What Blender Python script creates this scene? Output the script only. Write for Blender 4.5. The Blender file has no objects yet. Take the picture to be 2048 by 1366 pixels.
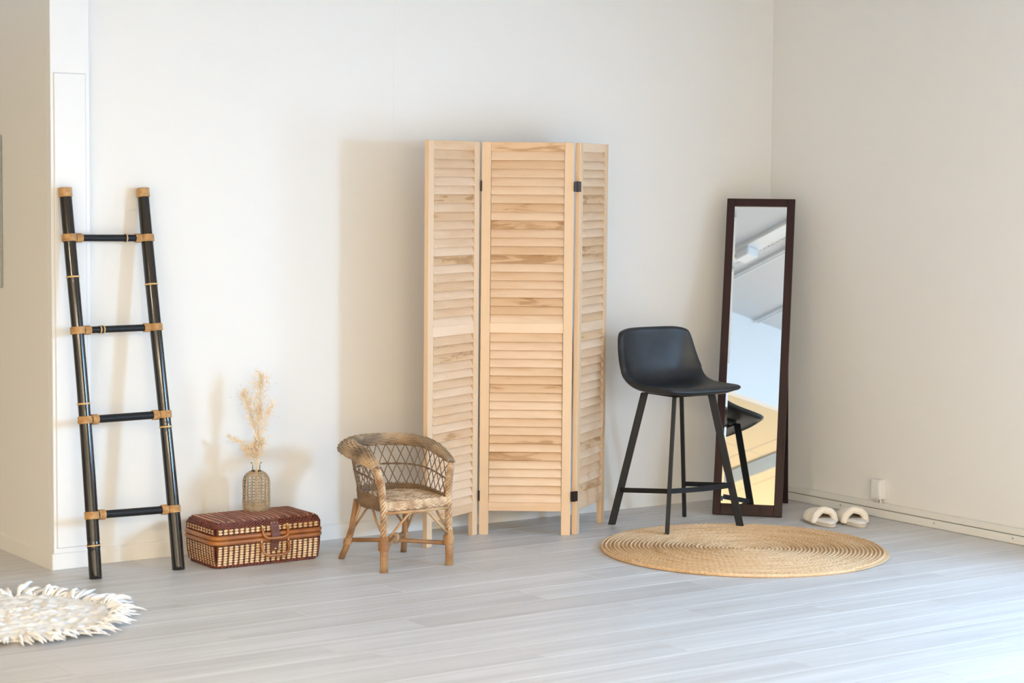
import bpy, bmesh, math, random
import numpy as np
from mathutils import Vector, Matrix

random.seed(7)
C = bpy.context.scene.collection
PI = math.pi

# ------------------------------------------------------------------ camera
# world: back wall is the plane Y=0, right wall X=0, room in X<0, Y<0, floor Z=0
def make_camera():
    yaw, pitch, roll = math.radians(34.527), math.radians(4.479), math.radians(0.5246)
    fw = Vector((math.sin(yaw)*math.cos(pitch), math.cos(yaw)*math.cos(pitch), -math.sin(pitch)))
    r = Vector((math.cos(yaw), -math.sin(yaw), 0)); u = r.cross(fw)
    r2 = math.cos(roll)*r + math.sin(roll)*u
    u2 = -math.sin(roll)*r + math.cos(roll)*u
    m = Matrix((r2, u2, -fw)).transposed().to_4x4()
    m.translation = Vector((-6.742, -7.580, 1.534))
    cd = bpy.data.cameras.new('camera'); co = bpy.data.objects.new('camera', cd); C.objects.link(co)
    co.matrix_world = m
    cd.sensor_width = 36.0; cd.lens = 4098.9/2048*36.0
    cd.clip_end = 100
    cd.dof.use_dof = True; cd.dof.focus_distance = 8.8; cd.dof.aperture_fstop = 3.2
    bpy.context.scene.camera = co
make_camera()

# ------------------------------------------------------------------ world, lights, exposure
W = bpy.data.worlds.new('world'); bpy.context.scene.world = W; W.use_nodes = True
W.node_tree.nodes['Background'].inputs[0].default_value = (0.75, 0.86, 1.0, 1)
W.node_tree.nodes['Background'].inputs[1].default_value = 1.0
vs = bpy.context.scene.view_settings
vs.view_transform = 'Standard'; vs.look = 'None'; vs.gamma = 1.0; vs.use_curve_mapping = False
vs.exposure = 0.45
bpy.context.scene.display_settings.display_device = 'sRGB'
bpy.context.scene.cycles.max_bounces = 8
bpy.context.scene.cycles.diffuse_bounces = 4

def area(name, loc, direction, sx, sy, power, color):
    ld = bpy.data.lights.new(name, 'AREA'); ld.shape = 'RECTANGLE'; ld.size = sx; ld.size_y = sy
    ld.energy = power; ld.color = color
    o = bpy.data.objects.new(name, ld); C.objects.link(o); o.location = loc
    o.rotation_euler = Vector(direction).to_track_quat('-Z', 'Y').to_euler()
    return o
# daylight through the window in the right wall (just out of frame)
WINS = [(-2.55, -2.05, 0.60, 1.60), (-5.75, -4.55, 0.35, 1.95)]      # y0, y1, z0, z1
area('window_daylight', (0.06, (WINS[0][0]+WINS[0][1])/2, (WINS[0][2]+WINS[0][3])/2), (-1, 0, 0), .4, .9, 20, (0.40, 0.66, 1.0))
# bright sky outside the second window: the opening itself shapes its light
area('sky_daylight', (.62, -6.95, 2.10), (-1, 0, -.2), 4.1, 1.35, 1900, (0.35, 0.64, 1.0))
# warm ceiling lamps of the low ceiling behind and beside the camera
LAMPS = [(-5.2, -7.8, 2.397), (-8.2, -7.8, 2.397), (-8.2, -5.0, 2.397), (-5.2, -10.2, 2.397), (-8.2, -10.2, 2.397)]
for lx, ly, lz in LAMPS:
    area('ceiling_lamp_light', (lx, ly, lz-.052), (0, 0, -1), 1.1, 0.5, 154, (1.0, 0.86, 0.65))

# ------------------------------------------------------------------ helpers
class MB:
    def __init__(self): self.v = []; self.f = []; self.n = 0
    def add(self, verts, faces):
        b = self.n
        self.v.extend([tuple(p) for p in verts]); self.n += len(verts)
        self.f.extend([tuple(i+b for i in fc) for fc in faces])
    def box(self, c, s, rot=None):
        x, y, z = s[0]/2, s[1]/2, s[2]/2
        vs_ = [Vector((a, b, d)) for a in (-x, x) for b in (-y, y) for d in (-z, z)]
        if rot is not None: vs_ = [rot @ p for p in vs_]
        c = Vector(c)
        self.add([p+c for p in vs_], [(0,1,3,2),(4,6,7,5),(0,4,5,1),(2,3,7,6),(0,2,6,4),(1,5,7,3)])
    def bbox(self, lo, hi):
        self.box([(a+b)/2 for a, b in zip(lo, hi)], [abs(b-a) for a, b in zip(lo, hi)])
    def tube(self, path, rad, n=8, closed=False, caps=True, flat=None):
        P = np.array([tuple(p) for p in path], float); m = len(P)
        R = np.full(m, rad, float) if np.isscalar(rad) else np.array(rad, float)
        if closed: T = np.roll(P, -1, 0)-np.roll(P, 1, 0)
        else: T = np.gradient(P, axis=0)
        T /= np.maximum(np.linalg.norm(T, axis=1)[:, None], 1e-12)
        ref = np.array([0, 0, 1.]) if abs(T[0][2]) < .9 else np.array([1., 0, 0])
        N = np.zeros_like(P); a = ref-T[0]*(ref@T[0]); N[0] = a/np.linalg.norm(a)
        for i in range(1, m):
            a = N[i-1]-T[i]*(N[i-1]@T[i]); N[i] = a/max(np.linalg.norm(a), 1e-12)
        B = np.cross(T, N)
        ang = np.arange(n)*2*PI/n
        fl = (1, 1) if flat is None else flat
        V = P[:, None, :]+R[:, None, None]*(np.cos(ang)[None, :, None]*N[:, None, :]*fl[0]+np.sin(ang)[None, :, None]*B[:, None, :]*fl[1])
        V = V.reshape(-1, 3); F = []
        for i in range(m if closed else m-1):
            j = (i+1) % m
            for k in range(n):
                k2 = (k+1) % n; F.append((i*n+k, i*n+k2, j*n+k2, j*n+k))
        if caps and not closed:
            F.append(tuple(range(n))[::-1]); F.append(tuple((m-1)*n+k for k in range(n)))
        self.add(V.tolist(), F)
    def lathe(self, prof, n=24, c=(0, 0, 0), close=False):
        V = []; F = []; m = len(prof)
        for r, z in prof:
            for k in range(n):
                a = 2*PI*k/n; V.append((c[0]+r*math.cos(a), c[1]+r*math.sin(a), c[2]+z))
        for i in range(m-1):
            for k in range(n):
                k2 = (k+1) % n; F.append((i*n+k, i*n+k2, (i+1)*n+k2, (i+1)*n+k))
        if close:
            F.append(tuple(range(n))[::-1]); F.append(tuple((m-1)*n+k for k in range(n)))
        self.add(V, F)
    def mesh(self, name, mat, smooth=False, bevel=0, seg=1):
        me = bpy.data.meshes.new(name); me.from_pydata(self.v, [], self.f); me.update()
        bm = bmesh.new(); bm.from_mesh(me)
        bmesh.ops.recalc_face_normals(bm, faces=bm.faces)
        if bevel: bmesh.ops.bevel(bm, geom=list(bm.edges), offset=bevel, segments=seg, affect='EDGES', profile=.5)
        bm.to_mesh(me); bm.free()
        if smooth:
            me.polygons.foreach_set('use_smooth', [True]*len(me.polygons))
        me.materials.append(mat); me.update()
        return me
    def build(self, name, mat, parent=None, smooth=False, bevel=0, seg=1, **k):
        return link(name, self.mesh(name, mat, smooth, bevel, seg), parent, **k)

def link(name, me, parent=None, loc=None, rot=None):
    o = bpy.data.objects.new(name, me); C.objects.link(o)
    if parent: o.parent = parent
    if loc is not None: o.location = loc
    if rot is not None: o.rotation_euler = rot
    return o
def tag(o, label=None, cat=None, group=None, kind=None):
    if label: o['label'] = label
    if cat: o['category'] = cat
    if group: o['group'] = group
    if kind: o['kind'] = kind
    return o
def thing(name, label, cat, loc=(0, 0, 0), rz=0, group=None):
    o = bpy.data.objects.new(name, None); C.objects.link(o); o.location = loc; o.rotation_euler = (0, 0, rz)
    o.empty_display_size = .1
    return tag(o, label, cat, group)
def boxobj(name, lo, hi, mat, parent=None, bevel=0, seg=1):
    """box object with its origin at the centre"""
    c = [(a+b)/2 for a, b in zip(lo, hi)]; m = MB(); m.box((0, 0, 0), [abs(b-a) for a, b in zip(lo, hi)])
    return m.build(name, mat, parent, bevel=bevel, seg=seg, loc=c)
def structure(o, label, cat): return tag(o, label, cat, kind='structure')

# ------------------------------------------------------------------ materials
def newmat(name):
    m = bpy.data.materials.new(name); m.use_nodes = True
    nt = m.node_tree; b = nt.nodes['Principled BSDF']
    return m, nt, b
def lk(nt, a, b): nt.links.new(a, b)
def rgba(c): return (c[0], c[1], c[2], 1)
def srgb(r, g, b):
    f = lambda c: (c/255/12.92 if c/255 <= .04045 else ((c/255+.055)/1.055)**2.4)
    return (f(r), f(g), f(b))
def plain(name, col, rough=.6, metal=0, spec=.5, bump=0, bscale=200, var=None, vscale=8, coat=0):
    m, nt, b = newmat(name)
    b.inputs['Base Color'].default_value = rgba(col); b.inputs['Roughness'].default_value = rough
    b.inputs['Metallic'].default_value = metal; b.inputs['Specular IOR Level'].default_value = spec
    if coat: b.inputs['Coat Weight'].default_value = coat; b.inputs['Coat Roughness'].default_value = .15
    tc = nt.nodes.new('ShaderNodeTexCoord')
    if var is not None:
        n = nt.nodes.new('ShaderNodeTexNoise'); n.inputs['Scale'].default_value = vscale; n.inputs['Detail'].default_value = 4
        lk(nt, tc.outputs['Object'], n.inputs['Vector'])
        r = nt.nodes.new('ShaderNodeValToRGB'); r.color_ramp.elements[0].position = .35; r.color_ramp.elements[1].position = .65
        r.color_ramp.elements[0].color = rgba(col); r.color_ramp.elements[1].color = rgba(var)
        lk(nt, n.outputs['Fac'], r.inputs['Fac']); lk(nt, r.outputs['Color'], b.inputs['Base Color'])
    if bump:
        n2 = nt.nodes.new('ShaderNodeTexNoise'); n2.inputs['Scale'].default_value = bscale; n2.inputs['Detail'].default_value = 3
        lk(nt, tc.outputs['Object'], n2.inputs['Vector'])
        bp = nt.nodes.new('ShaderNodeBump'); bp.inputs['Strength'].default_value = bump; bp.inputs['Distance'].default_value = .004
        lk(nt, n2.outputs['Fac'], bp.inputs['Height']); lk(nt, bp.outputs['Normal'], b.inputs['Normal'])
    return m
def wood(name, c1, c2, stretch, scale=6, rough=.5, spread=.35, dark=None, bump=.08):
    """grain stretched along one local axis; tone varies with the object's random number"""
    m, nt, b = newmat(name); b.inputs['Roughness'].default_value = rough
    tc = nt.nodes.new('ShaderNodeTexCoord'); oi = nt.nodes.new('ShaderNodeObjectInfo')
    mul = nt.nodes.new('ShaderNodeVectorMath'); mul.operation = 'SCALE'; mul.inputs[0].default_value = (37.3, 51.7, 23.1)
    lk(nt, oi.outputs['Random'], mul.inputs['Scale'])
    ad = nt.nodes.new('ShaderNodeVectorMath'); ad.operation = 'ADD'
    lk(nt, tc.outputs['Object'], ad.inputs[0]); lk(nt, mul.outputs[0], ad.inputs[1])
    mp = nt.nodes.new('ShaderNodeMapping'); mp.inputs['Scale'].default_value = stretch
    lk(nt, ad.outputs[0], mp.inputs['Vector'])
    n = nt.nodes.new('ShaderNodeTexNoise'); n.inputs['Scale'].default_value = scale; n.inputs['Detail'].default_value = 6; n.inputs['Distortion'].default_value = .6
    lk(nt, mp.outputs[0], n.inputs['Vector'])
    n2 = nt.nodes.new('ShaderNodeTexNoise'); n2.inputs['Scale'].default_value = scale*.25; n2.inputs['Detail'].default_value = 2
    lk(nt, mp.outputs[0], n2.inputs['Vector'])
    # fac = grain*.5 + broad*.5 + (random-.5)*spread
    a1 = nt.nodes.new('ShaderNodeMath'); a1.operation = 'MULTIPLY_ADD'; a1.inputs[1].default_value = .55
    lk(nt, n.outputs['Fac'], a1.inputs[0])
    a2 = nt.nodes.new('ShaderNodeMath'); a2.operation = 'MULTIPLY_ADD'; a2.inputs[1].default_value = .45; a2.inputs[2].default_value = -spread/2
    lk(nt, n2.outputs['Fac'], a2.inputs[0]); lk(nt, a2.outputs[0], a1.inputs[2])
    a3 = nt.nodes.new('ShaderNodeMath'); a3.operation = 'MULTIPLY_ADD'; a3.inputs[1].default_value = spread
    lk(nt, oi.outputs['Random'], a3.inputs[0]); lk(nt, a1.outputs[0], a3.inputs[2])
    r = nt.nodes.new('ShaderNodeValToRGB'); e = r.color_ramp.elements
    e[0].position = .25; e[1].position = .75; e[0].color = rgba(c2); e[1].color = rgba(c1)
    if dark is not None:
        d = e.new(.20); d.color = rgba(dark)
        e[0].color = rgba(dark)
    lk(nt, a3.outputs[0], r.inputs['Fac']); lk(nt, r.outputs['Color'], b.inputs['Base Color'])
    if bump:
        bp = nt.nodes.new('ShaderNodeBump'); bp.inputs['Strength'].default_value = bump; bp.inputs['Distance'].default_value = .002
        lk(nt, n.outputs['Fac'], bp.inputs['Height']); lk(nt, bp.outputs['Normal'], b.inputs['Normal'])
    return m

M = {}
M['wall'] = plain('wall_paint', (.83, .82, .795), .75, bump=.03, bscale=260, spec=.3)
M['trim'] = plain('white_trim', (.84, .83, .80), .5)
M['strip'] = plain('duct_white', (.84, .85, .86), .5)
M['base_r'] = plain('trunking_white', (.80, .79, .75), .45)
M['floor'] = wood('floor_laminate', (.72, .715, .715), (.50, .48, .465), (.50, 12.0, 1.0), 3.2, .42, .12, bump=.04)
M['slab'] = plain('floor_slab', (.56, .54, .52), .5)
M['ceiling'] = plain('ceiling_white', (.66, .645, .62), .8)
M['tile'] = plain('ceiling_tile', (.72, .60, .40), .8, bump=.05)
M['seam'] = plain('ceiling_seam', (.90, .86, .74), .7)
M['metal_g'] = plain('grey_metal', (.34, .36, .37), .5, .3)
M['pine'] = wood('pine', (.83, .61, .42), (.70, .455, .26), (2.0, 11.0, 11.0), 3.5, .5, .50, dark=(.50, .285, .135))
M['pinev'] = wood('pine_upright', (.80, .58, .385), (.72, .49, .29), (9.0, 9.0, 1.0), 2.5, .5, .1)
M['hinge'] = plain('hinge_bronze', (.035, .022, .018), .35, .7)
M['black'] = plain('bamboo_black', (.010, .009, .009), .10, spec=.55, var=(.016, .013, .011), vscale=12)
M['rung'] = plain('bamboo_black_matt', (.012, .012, .013), .5, spec=.3, bump=.1, bscale=60)
M['raffia'] = plain('raffia', (.62, .37, .16), .6, var=(.45, .24, .09), vscale=60, bump=.4, bscale=300)
M['gold'] = plain('bamboo_bare', (.68, .44, .18), .45)
M['leather'] = plain('black_leather', (.010, .013, .017), .40, bump=.12, bscale=420, var=(.017, .021, .027), vscale=14)
M['steel'] = plain('black_steel', (.011, .012, .014), .5, spec=.3)
M['mahog'] = wood('dark_mahogany', (.040, .014, .013), (.018, .007, .008), (8, 8, 1), 5, .45, .1)
M['mahog'].node_tree.nodes['Principled BSDF'].inputs['Specular IOR Level'].default_value = .25
M['mirror'] = plain('mirror_glass', (.90, .915, .91), 0.0, 1.0)
M['edge'] = plain('glass_edge', (.35, .40, .50), .2, .3)
M['jute'] = plain('jute', (.70, .47, .255), .8, var=(.56, .345, .165), vscale=5.5, bump=.5, bscale=160)
def jute_mat():
    m, nt, b = newmat('jute_coil'); b.inputs['Roughness'].default_value = .8; b.inputs['Specular IOR Level'].default_value = .2
    tc = nt.nodes.new('ShaderNodeTexCoord'); ln = nt.nodes.new('ShaderNodeVectorMath'); ln.operation = 'LENGTH'; lk(nt, tc.outputs['Object'], ln.inputs[0])
    sp = nt.nodes.new('ShaderNodeSeparateXYZ'); lk(nt, tc.outputs['Object'], sp.inputs[0])
    at = nt.nodes.new('ShaderNodeMath'); at.operation = 'ARCTAN2'; lk(nt, sp.outputs['Y'], at.inputs[0]); lk(nt, sp.outputs['X'], at.inputs[1])
    r_ = nt.nodes.new('ShaderNodeMath'); r_.operation = 'MULTIPLY'; r_.inputs[1].default_value = 34; lk(nt, ln.outputs['Value'], r_.inputs[0])
    cb = nt.nodes.new('ShaderNodeCombineXYZ'); lk(nt, r_.outputs[0], cb.inputs[0]); lk(nt, at.outputs[0], cb.inputs[1])
    n = nt.nodes.new('ShaderNodeTexNoise'); n.inputs['Scale'].default_value = 1.3; n.inputs['Detail'].default_value = 5; lk(nt, cb.outputs[0], n.inputs['Vector'])
    n2 = nt.nodes.new('ShaderNodeTexNoise'); n2.inputs['Scale'].default_value = 85; n2.inputs['Detail'].default_value = 3; lk(nt, tc.outputs['Object'], n2.inputs['Vector'])
    mx = nt.nodes.new('ShaderNodeMath'); mx.operation = 'MULTIPLY_ADD'; mx.inputs[1].default_value = .45; lk(nt, n2.outputs['Fac'], mx.inputs[0])
    m2 = nt.nodes.new('ShaderNodeMath'); m2.operation = 'MULTIPLY'; m2.inputs[1].default_value = .6; lk(nt, n.outputs['Fac'], m2.inputs[0]); lk(nt, m2.outputs[0], mx.inputs[2])
    r = nt.nodes.new('ShaderNodeValToRGB'); e = r.color_ramp.elements; e[0].position = .34; e[0].color = rgba((.50, .28, .13)); e[1].position = .66; e[1].color = rgba((.80, .59, .38))
    mid = e.new(.47); mid.color = rgba((.68, .45, .25))
    lk(nt, mx.outputs[0], r.inputs['Fac']); lk(nt, r.outputs['Color'], b.inputs['Base Color'])
    bp = nt.nodes.new('ShaderNodeBump'); bp.inputs['Strength'].default_value = .5; bp.inputs['Distance'].default_value = .004; lk(nt, n2.outputs['Fac'], bp.inputs['Height']); lk(nt, bp.outputs['Normal'], b.inputs['Normal'])
    return m
M['jute'] = jute_mat()
M['fluff'] = plain('fleece', (.90, .83, .73), .95, bump=.9, bscale=120, spec=.1)
M['insole'] = plain('insole', (.80, .77, .73), .9, bump=.6, bscale=150, spec=.1)
M['lining'] = plain('lining_tan', (.76, .46, .23), .9, spec=.1)
M['sole'] = plain('slipper_sole', (.62, .56, .48), .8)
M['cotton'] = plain('white_cotton', (.93, .925, .92), .95, bump=.8, bscale=90, spec=.1)
M['rattan'] = plain('rattan', (.60, .37, .18), .35, var=(.33, .16, .065), vscale=9)
M['wick'] = plain('wicker', (.56, .385, .235), .5, var=(.20, .135, .085), vscale=11)
M['rattand'] = plain('rattan_dark', (.40, .215, .095), .4, var=(.25, .12, .05), vscale=12)
M['wickd'] = plain('wicker_dark', (.30, .19, .105), .6, var=(.17, .105, .06), vscale=16)
M['wicks'] = plain('wicker_seat', (.72, .53, .35), .45, var=(.36, .205, .10), vscale=26)
M['lath'] = plain('wicker_rod', (.26, .16, .09), .55, var=(.17, .105, .065), vscale=20)
M['cream'] = plain('reed_cream', (.86, .66, .40), .45, var=(.74, .50, .25), vscale=18)
M['maroon'] = plain('reed_maroon', (.19, .045, .024), .4, var=(.11, .028, .016), vscale=30)
M['topr'] = plain('reed_top', (.23, .068, .038), .42, var=(.135, .038, .022), vscale=25)
M['caramel'] = plain('rattan_caramel', (.44, .165, .042), .32, var=(.30, .10, .026), vscale=12)
M['strap'] = plain('strap_leather', (.15, .055, .038), .5, spec=.3)
M['brass'] = plain('brass', (.75, .55, .25), .25, 1.0)
M['cane'] = plain('vase_cane', (.60, .47, .32), .6, var=(.47, .35, .22), vscale=40)
M['dry'] = plain('dried_grass', (.95, .82, .63), .75, var=(.90, .70, .48), vscale=30)
M['plast'] = plain('white_plastic', (.82, .82, .81), .4)
M['dark'] = plain('shadow_gap', (.12, .11, .10), .7)
M['board'] = plain('board_face', (.74, .71, .62), .6)
M['vinyl'] = plain('window_vinyl', (.82, .83, .84), .4)
g, nt, b = newmat('vase_glass')          # thin clear glass: mostly see-through with a glossy skin
b.inputs['Base Color'].default_value = (.9, .92, .9, 1); b.inputs['Roughness'].default_value = .05
tb = nt.nodes.new('ShaderNodeBsdfTransparent'); tb.inputs['Color'].default_value = (.96, .97, .95, 1)
fr = nt.nodes.new('ShaderNodeFresnel'); fr.inputs['IOR'].default_value = 1.18
gl = nt.nodes.new('ShaderNodeBsdfGlossy'); gl.inputs['Roughness'].default_value = .05
mxs = nt.nodes.new('ShaderNodeMixShader'); lk(nt, fr.outputs[0], mxs.inputs[0]); lk(nt, tb.outputs[0], mxs.inputs[1]); lk(nt, gl.outputs[0], mxs.inputs[2])
lk(nt, mxs.outputs[0], nt.nodes['Material Output'].inputs['Surface'])
M['glass'] = g
g, nt, b = newmat('lamp_diffuser')
b.inputs['Base Color'].default_value = (.9, .85, .75, 1); b.inputs['Emission Color'].default_value = (1, .8, .56, 1); b.inputs['Emission Strength'].default_value = 2.0
M['lamp'] = g

# ------------------------------------------------------------------ floor
X0, X1 = -11.0, 0.0; YF, YB = -11.5, 3.0; HC, HL = 3.0, 2.397; XB = -4.22; XR = -3.72
fl = boxobj('floor', (X0-.2, YF-.2, -.10), (X1+.2, YB+.2, -.010), M['slab'])
structure(fl, 'pale grey wood-look laminate floor of long planks', 'floor')
PW, PL = .19, 1.285
pm_cache = {}
def plank_mesh(L):
    k = round(L, 3)
    if k not in pm_cache:
        m = MB(); m.box((0, 0, 0), (k-.0012, PW-.0012, .010))
        pm_cache[k] = m.mesh('plank', M['floor'], bevel=.0008)
    return pm_cache[k]
def lay_row(y_top, xl, xr, off):
    x = xr
    first = True
    while x > xl+.01:
        L = PL*off if first else PL
        first = False
        if L < .2: L = .2
        a = max(x-L, xl)
        o = link('plank', plank_mesh(round((x-a), 3)), fl, loc=((a+x)/2, y_top-PW/2, .050))
        x = a
offs = [.62, .28, .93, .45, .78, .15, .55, .86, .35, .70]
fl_c = fl.location.copy()
for i in range(24):
    lay_row(-i*PW, -6.4, -.012, offs[i % 10])
for i in range(15):
    lay_row((i+1)*PW, -6.4, XR-.01, offs[(i*3+1) % 10])
for o in fl.children:           # plank positions were given in world space
    w = Vector((o.location.x, o.location.y, -.005)); o.location = w-fl_c

# ------------------------------------------------------------------ walls
wb = boxobj('wall_back', (XR, .003, 0), (.15, .12, HC), M['wall'])
structure(wb, 'cream white plastered back wall behind the objects', 'wall')
for a, bb in ((XR, -2.1543), (-2.1540, 0.0)):
    o = boxobj('wall_panel', (a, 0, 0), (bb, .003, HC), M['wall']); o.parent = wb; o.location = o.location-wb.location
wr = MB(); wr.bbox((0, WINS[0][1], 0), (.15, .12, HC)); wr.bbox((0, YF, 0), (.15, WINS[-1][0], HC))
for i, (wy0, wy1, wz0, wz1) in enumerate(WINS):
    wr.bbox((0, wy0, 0), (.15, wy1, wz0)); wr.bbox((0, wy0, wz1), (.15, wy1, HC))
    if i+1 < len(WINS): wr.bbox((0, WINS[i+1][1], 0), (.15, wy0, HC))
structure(wr.build('wall_right', M['wall']), 'cream right-hand wall meeting the back wall in the corner', 'wall')
structure(boxobj('wall_left', (XR, .12, 0), (XR+.12, YB, HC), M['wall']), 'shaded side wall running back from the outer corner at the left', 'wall')
structure(boxobj('wall_recess', (X0, YB, 0), (XR+.12, YB+.12, HC), M['wall']), 'far wall of the recess beyond the outer corner', 'wall')
structure(boxobj('wall_front', (X0, YF-.12, 0), (.15, YF, HC), M['wall']), 'plain wall behind the camera', 'wall')
structure(boxobj('wall_far', (X0-.12, YF, 0), (X0, YB, HC), M['wall']), 'plain wall at the far left of the room', 'wall')

# window in the right wall, out of the frame
for i, (WY0, WY1, WZ0, WZ1) in enumerate(WINS):
    wn = MB()
    for lo, hi in (((.02, WY0, WZ0), (.10, WY0+.05, WZ1)), ((.02, WY1-.05, WZ0), (.10, WY1, WZ1)), ((.02, WY0+.05, WZ0), (.10, WY1-.05, WZ0+.05)), ((.02, WY0+.05, WZ1-.05), (.10, WY1-.05, WZ1))):
        wn.bbox(lo, hi)
    wo = wn.build('window_%d' % (i+1), M['vinyl']); structure(wo, 'white framed window in the right wall out of frame, %s from the corner' % ('nearest', 'second', 'third')[i], 'window')
    boxobj('window_sill', (-.06, WY0-.04, WZ0-.03), (.02, WY1+.04, WZ0), M['vinyl'], wo)

# baseboards
def bb_back(x0, x1, y, name, label):
    m = MB(); h, d = .065, .012
    m.bbox((x0, y-d, 0), (x1, y, h-.006)); m.bbox((x0, y-d+.004, h-.006), (x1, y, h))
    return structure(m.build(name, M['trim']), label, 'baseboard')
bb_back(-3.555, -.02, 0, 'baseboard_back', 'low white baseboard along the back wall')
m = MB(); m.bbox((XR-.012, -.045, 0), (XR, YB, .059)); m.bbox((XR-.008, -.045, .059), (XR, YB, .065))
structure(m.build('baseboard_left', M['trim']), 'shaded baseboard on the side wall at the left', 'baseboard')
tr = MB(); tr.bbox((-.030, -6.0, .001), (0, 0, .037))
tro = tr.build('baseboard_right', M['base_r'], bevel=.002); structure(tro, 'two-tier white cable trunking along the foot of the right wall', 'baseboard')
t2 = MB(); t2.bbox((-.024, -6.0, .0395), (0, 0, .068)); t2.build('trunking_lid', M['base_r'], tro, bevel=.003, seg=2)
t3 = MB(); t3.bbox((-.020, -6.0, .036), (0, 0, .041)); t3.build('trunking_gap', M['dark'], tro)
sm = MB(); sm.tube([(-.0305, 0, 0), (-.0325, 0, 0)], [.004, .003], 10); sme = sm.mesh('screw', M['metal_g'], True)
for y in (-.57, -1.17, -1.63, -2.2): link('screw', sme, tro, loc=(0, y, .024))

# duct casing at the outer corner
dc = MB(); dc.bbox((XR, -.042, 0), (-3.560, 0, HC)); dco = dc.build('trim_1', M['strip'], bevel=.002)
structure(dco, 'white vertical duct casing at the outer corner beside the ladder', 'trim')
m = MB(); m.bbox((XR+.014, -.047, .085), (-3.578, -.040, 1.932)); m.build('cover_panel', M['strip'], dco, bevel=.0015)
m = MB(); m.bbox((XR+.0115, -.0425, .0825), (-3.5755, -.0415, 1.9345)); m.build('cover_gap', plain('gap_grey', (.62, .63, .65), .7), dco)
m = MB(); m.bbox((XR-.012, -.055, 0), (-3.548, -.042, .065)); m.build('casing_base', M['strip'], dco, bevel=.003)

# framed board on the side wall at the picture's left edge
bd = thing('notice_board', 'pale board with thin dark edge on the shaded side wall, cut off at left', 'board', (XR-.002, 1.08, 1.39))
m = MB(); m.bbox((-.008, -.60, -.305), (0, .60, .305)); m.build('board_panel', M['board'], bd)
for lo, hi in (((-.009, -.604, -.309), (0, -.600, .309)), ((-.009, .600, -.309), (0, .604, .309)), ((-.009, -.600, .305), (0, .600, .309)), ((-.009, -.600, -.309), (0, .600, -.305))):
    m = MB(); m.bbox(lo, hi); m.build('board_edge', M['metal_g'], bd)

# ------------------------------------------------------------------ ceilings (seen in the mirror)
structure(boxobj('ceiling', (XB, YF, HC), (.15, .12, HC+.1), M['ceiling']), 'high white ceiling above the objects, reflected in the mirror', 'ceiling')
cl = boxobj('ceiling_low', (X0, YF, HL+.004), (XB-.06, YB, HL+.1), M['seam']); structure(cl, 'lower tan tiled ceiling beyond the bulkhead, reflected low in the mirror', 'ceiling')
structure(boxobj('wall_bulkhead', (XB-.06, YF, HL), (XB, YB, HC+.1), M['wall']), 'white bulkhead face between the two ceilings, reflected in the mirror', 'wall')
tile_c = {}
xs = [XB-.06, -5.07, -6.27, -7.47, -8.67, -9.87, X0]; ys = [YB, 1.1, -.1, -1.3, -2.5, -3.69, -3.85, -4.05, -4.18, -5.38, -6.58, -7.78, -8.98, -10.18, YF]
for i in range(len(xs)-1):
    for j in range(len(ys)-1):
        if (ys[j], ys[j+1]) == (-3.85, -4.05) and i < 2: continue
        k = (round(xs[i]-xs[i+1], 3), round(ys[j]-ys[j+1], 3))
        if k not in tile_c:
            m = MB(); m.box((0, 0, 0), (k[0]-.014, k[1]-.014, .004)); tile_c[k] = m.mesh('ceiling_tile', M['tile'])
        o = link('ceiling_tile', tile_c[k], cl, loc=Vector(((xs[i]+xs[i+1])/2, (ys[j]+ys[j+1])/2, HL+.002))-cl.location)
gr = thing('ceiling_grille', 'grey slotted air grille in the tan ceiling, reflected low in the mirror', 'grille', (-5.2, -3.95, HL))
m = MB(); m.bbox((-1.06, -.097, -.004), (.91, .097, .002)); m.build('grille_back', plain('grille_dark', (.30, .32, .31), .6), gr)
m = MB(); m.box((0, 0, 0), (.013, .19, .006), Matrix.Rotation(.3, 3, 'Y')); sl = m.mesh('grille_slat', plain('grille_light', (.68, .71, .68), .5))
for k in range(66): link('grille_slat', sl, gr, loc=(-1.05+k*.0295, 0, -.008))
# tracks and curtain rail on the high ceiling
for k, y in enumerate((-2.505, -3.066)):
    t = thing('ceiling_track', ['thin grey metal ceiling track nearer the wall, reflected in the upper mirror', 'thin grey metal ceiling track near the bulkhead, reflected in the middle of the mirror'][k], 'track', (-2.1, y, HC), group='ceiling tracks in the mirror')
    m = MB(); m.bbox((-2.1, -.016, -.022), (2.1, .016, 0)); m.build('track_body', M['plast'], t)
    m = MB(); m.bbox((-2.1, -.006, -.023), (2.1, .006, -.0215)); m.build('track_slot', M['metal_g'], t)
rail = thing('curtain_rail', 'white ceiling rail with a row of small gliders, reflected at the top of the mirror', 'rail', (-2.1, -2.30, HC))
m = MB(); m.bbox((-2.1, -.055, -.03), (2.1, .055, 0)); m.build('rail_body', M['trim'], rail)
m = MB(); m.box((0, 0, 0), (.022, .010, .030)); gm = m.mesh('glider', M['plast'], bevel=.002)
for k in range(64): link('glider', gm, rail, loc=(-1.95+k*.045, -.068, -.022))
for k, (x, y) in enumerate(((-3.30, -2.30), (-2.93, -2.49))):
    t = thing('ceiling_fitting', ['small white box fitting on the ceiling rail, reflected left in the mirror top', 'small white box fitting on the ceiling track, reflected at the mirror\'s right edge'][k], 'fitting', (x, y, HC-.03), group='box fittings in the mirror')
    m = MB(); m.bbox((-.07, -.045, -.06), (.07, .045, 0)); m.build('box_body', M['plast'], t, bevel=.006)
    m = MB(); m.bbox((-.115, -.02, -.02), (-.07, .02, 0)); m.build('box_clip', M['gold'], t)
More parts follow.
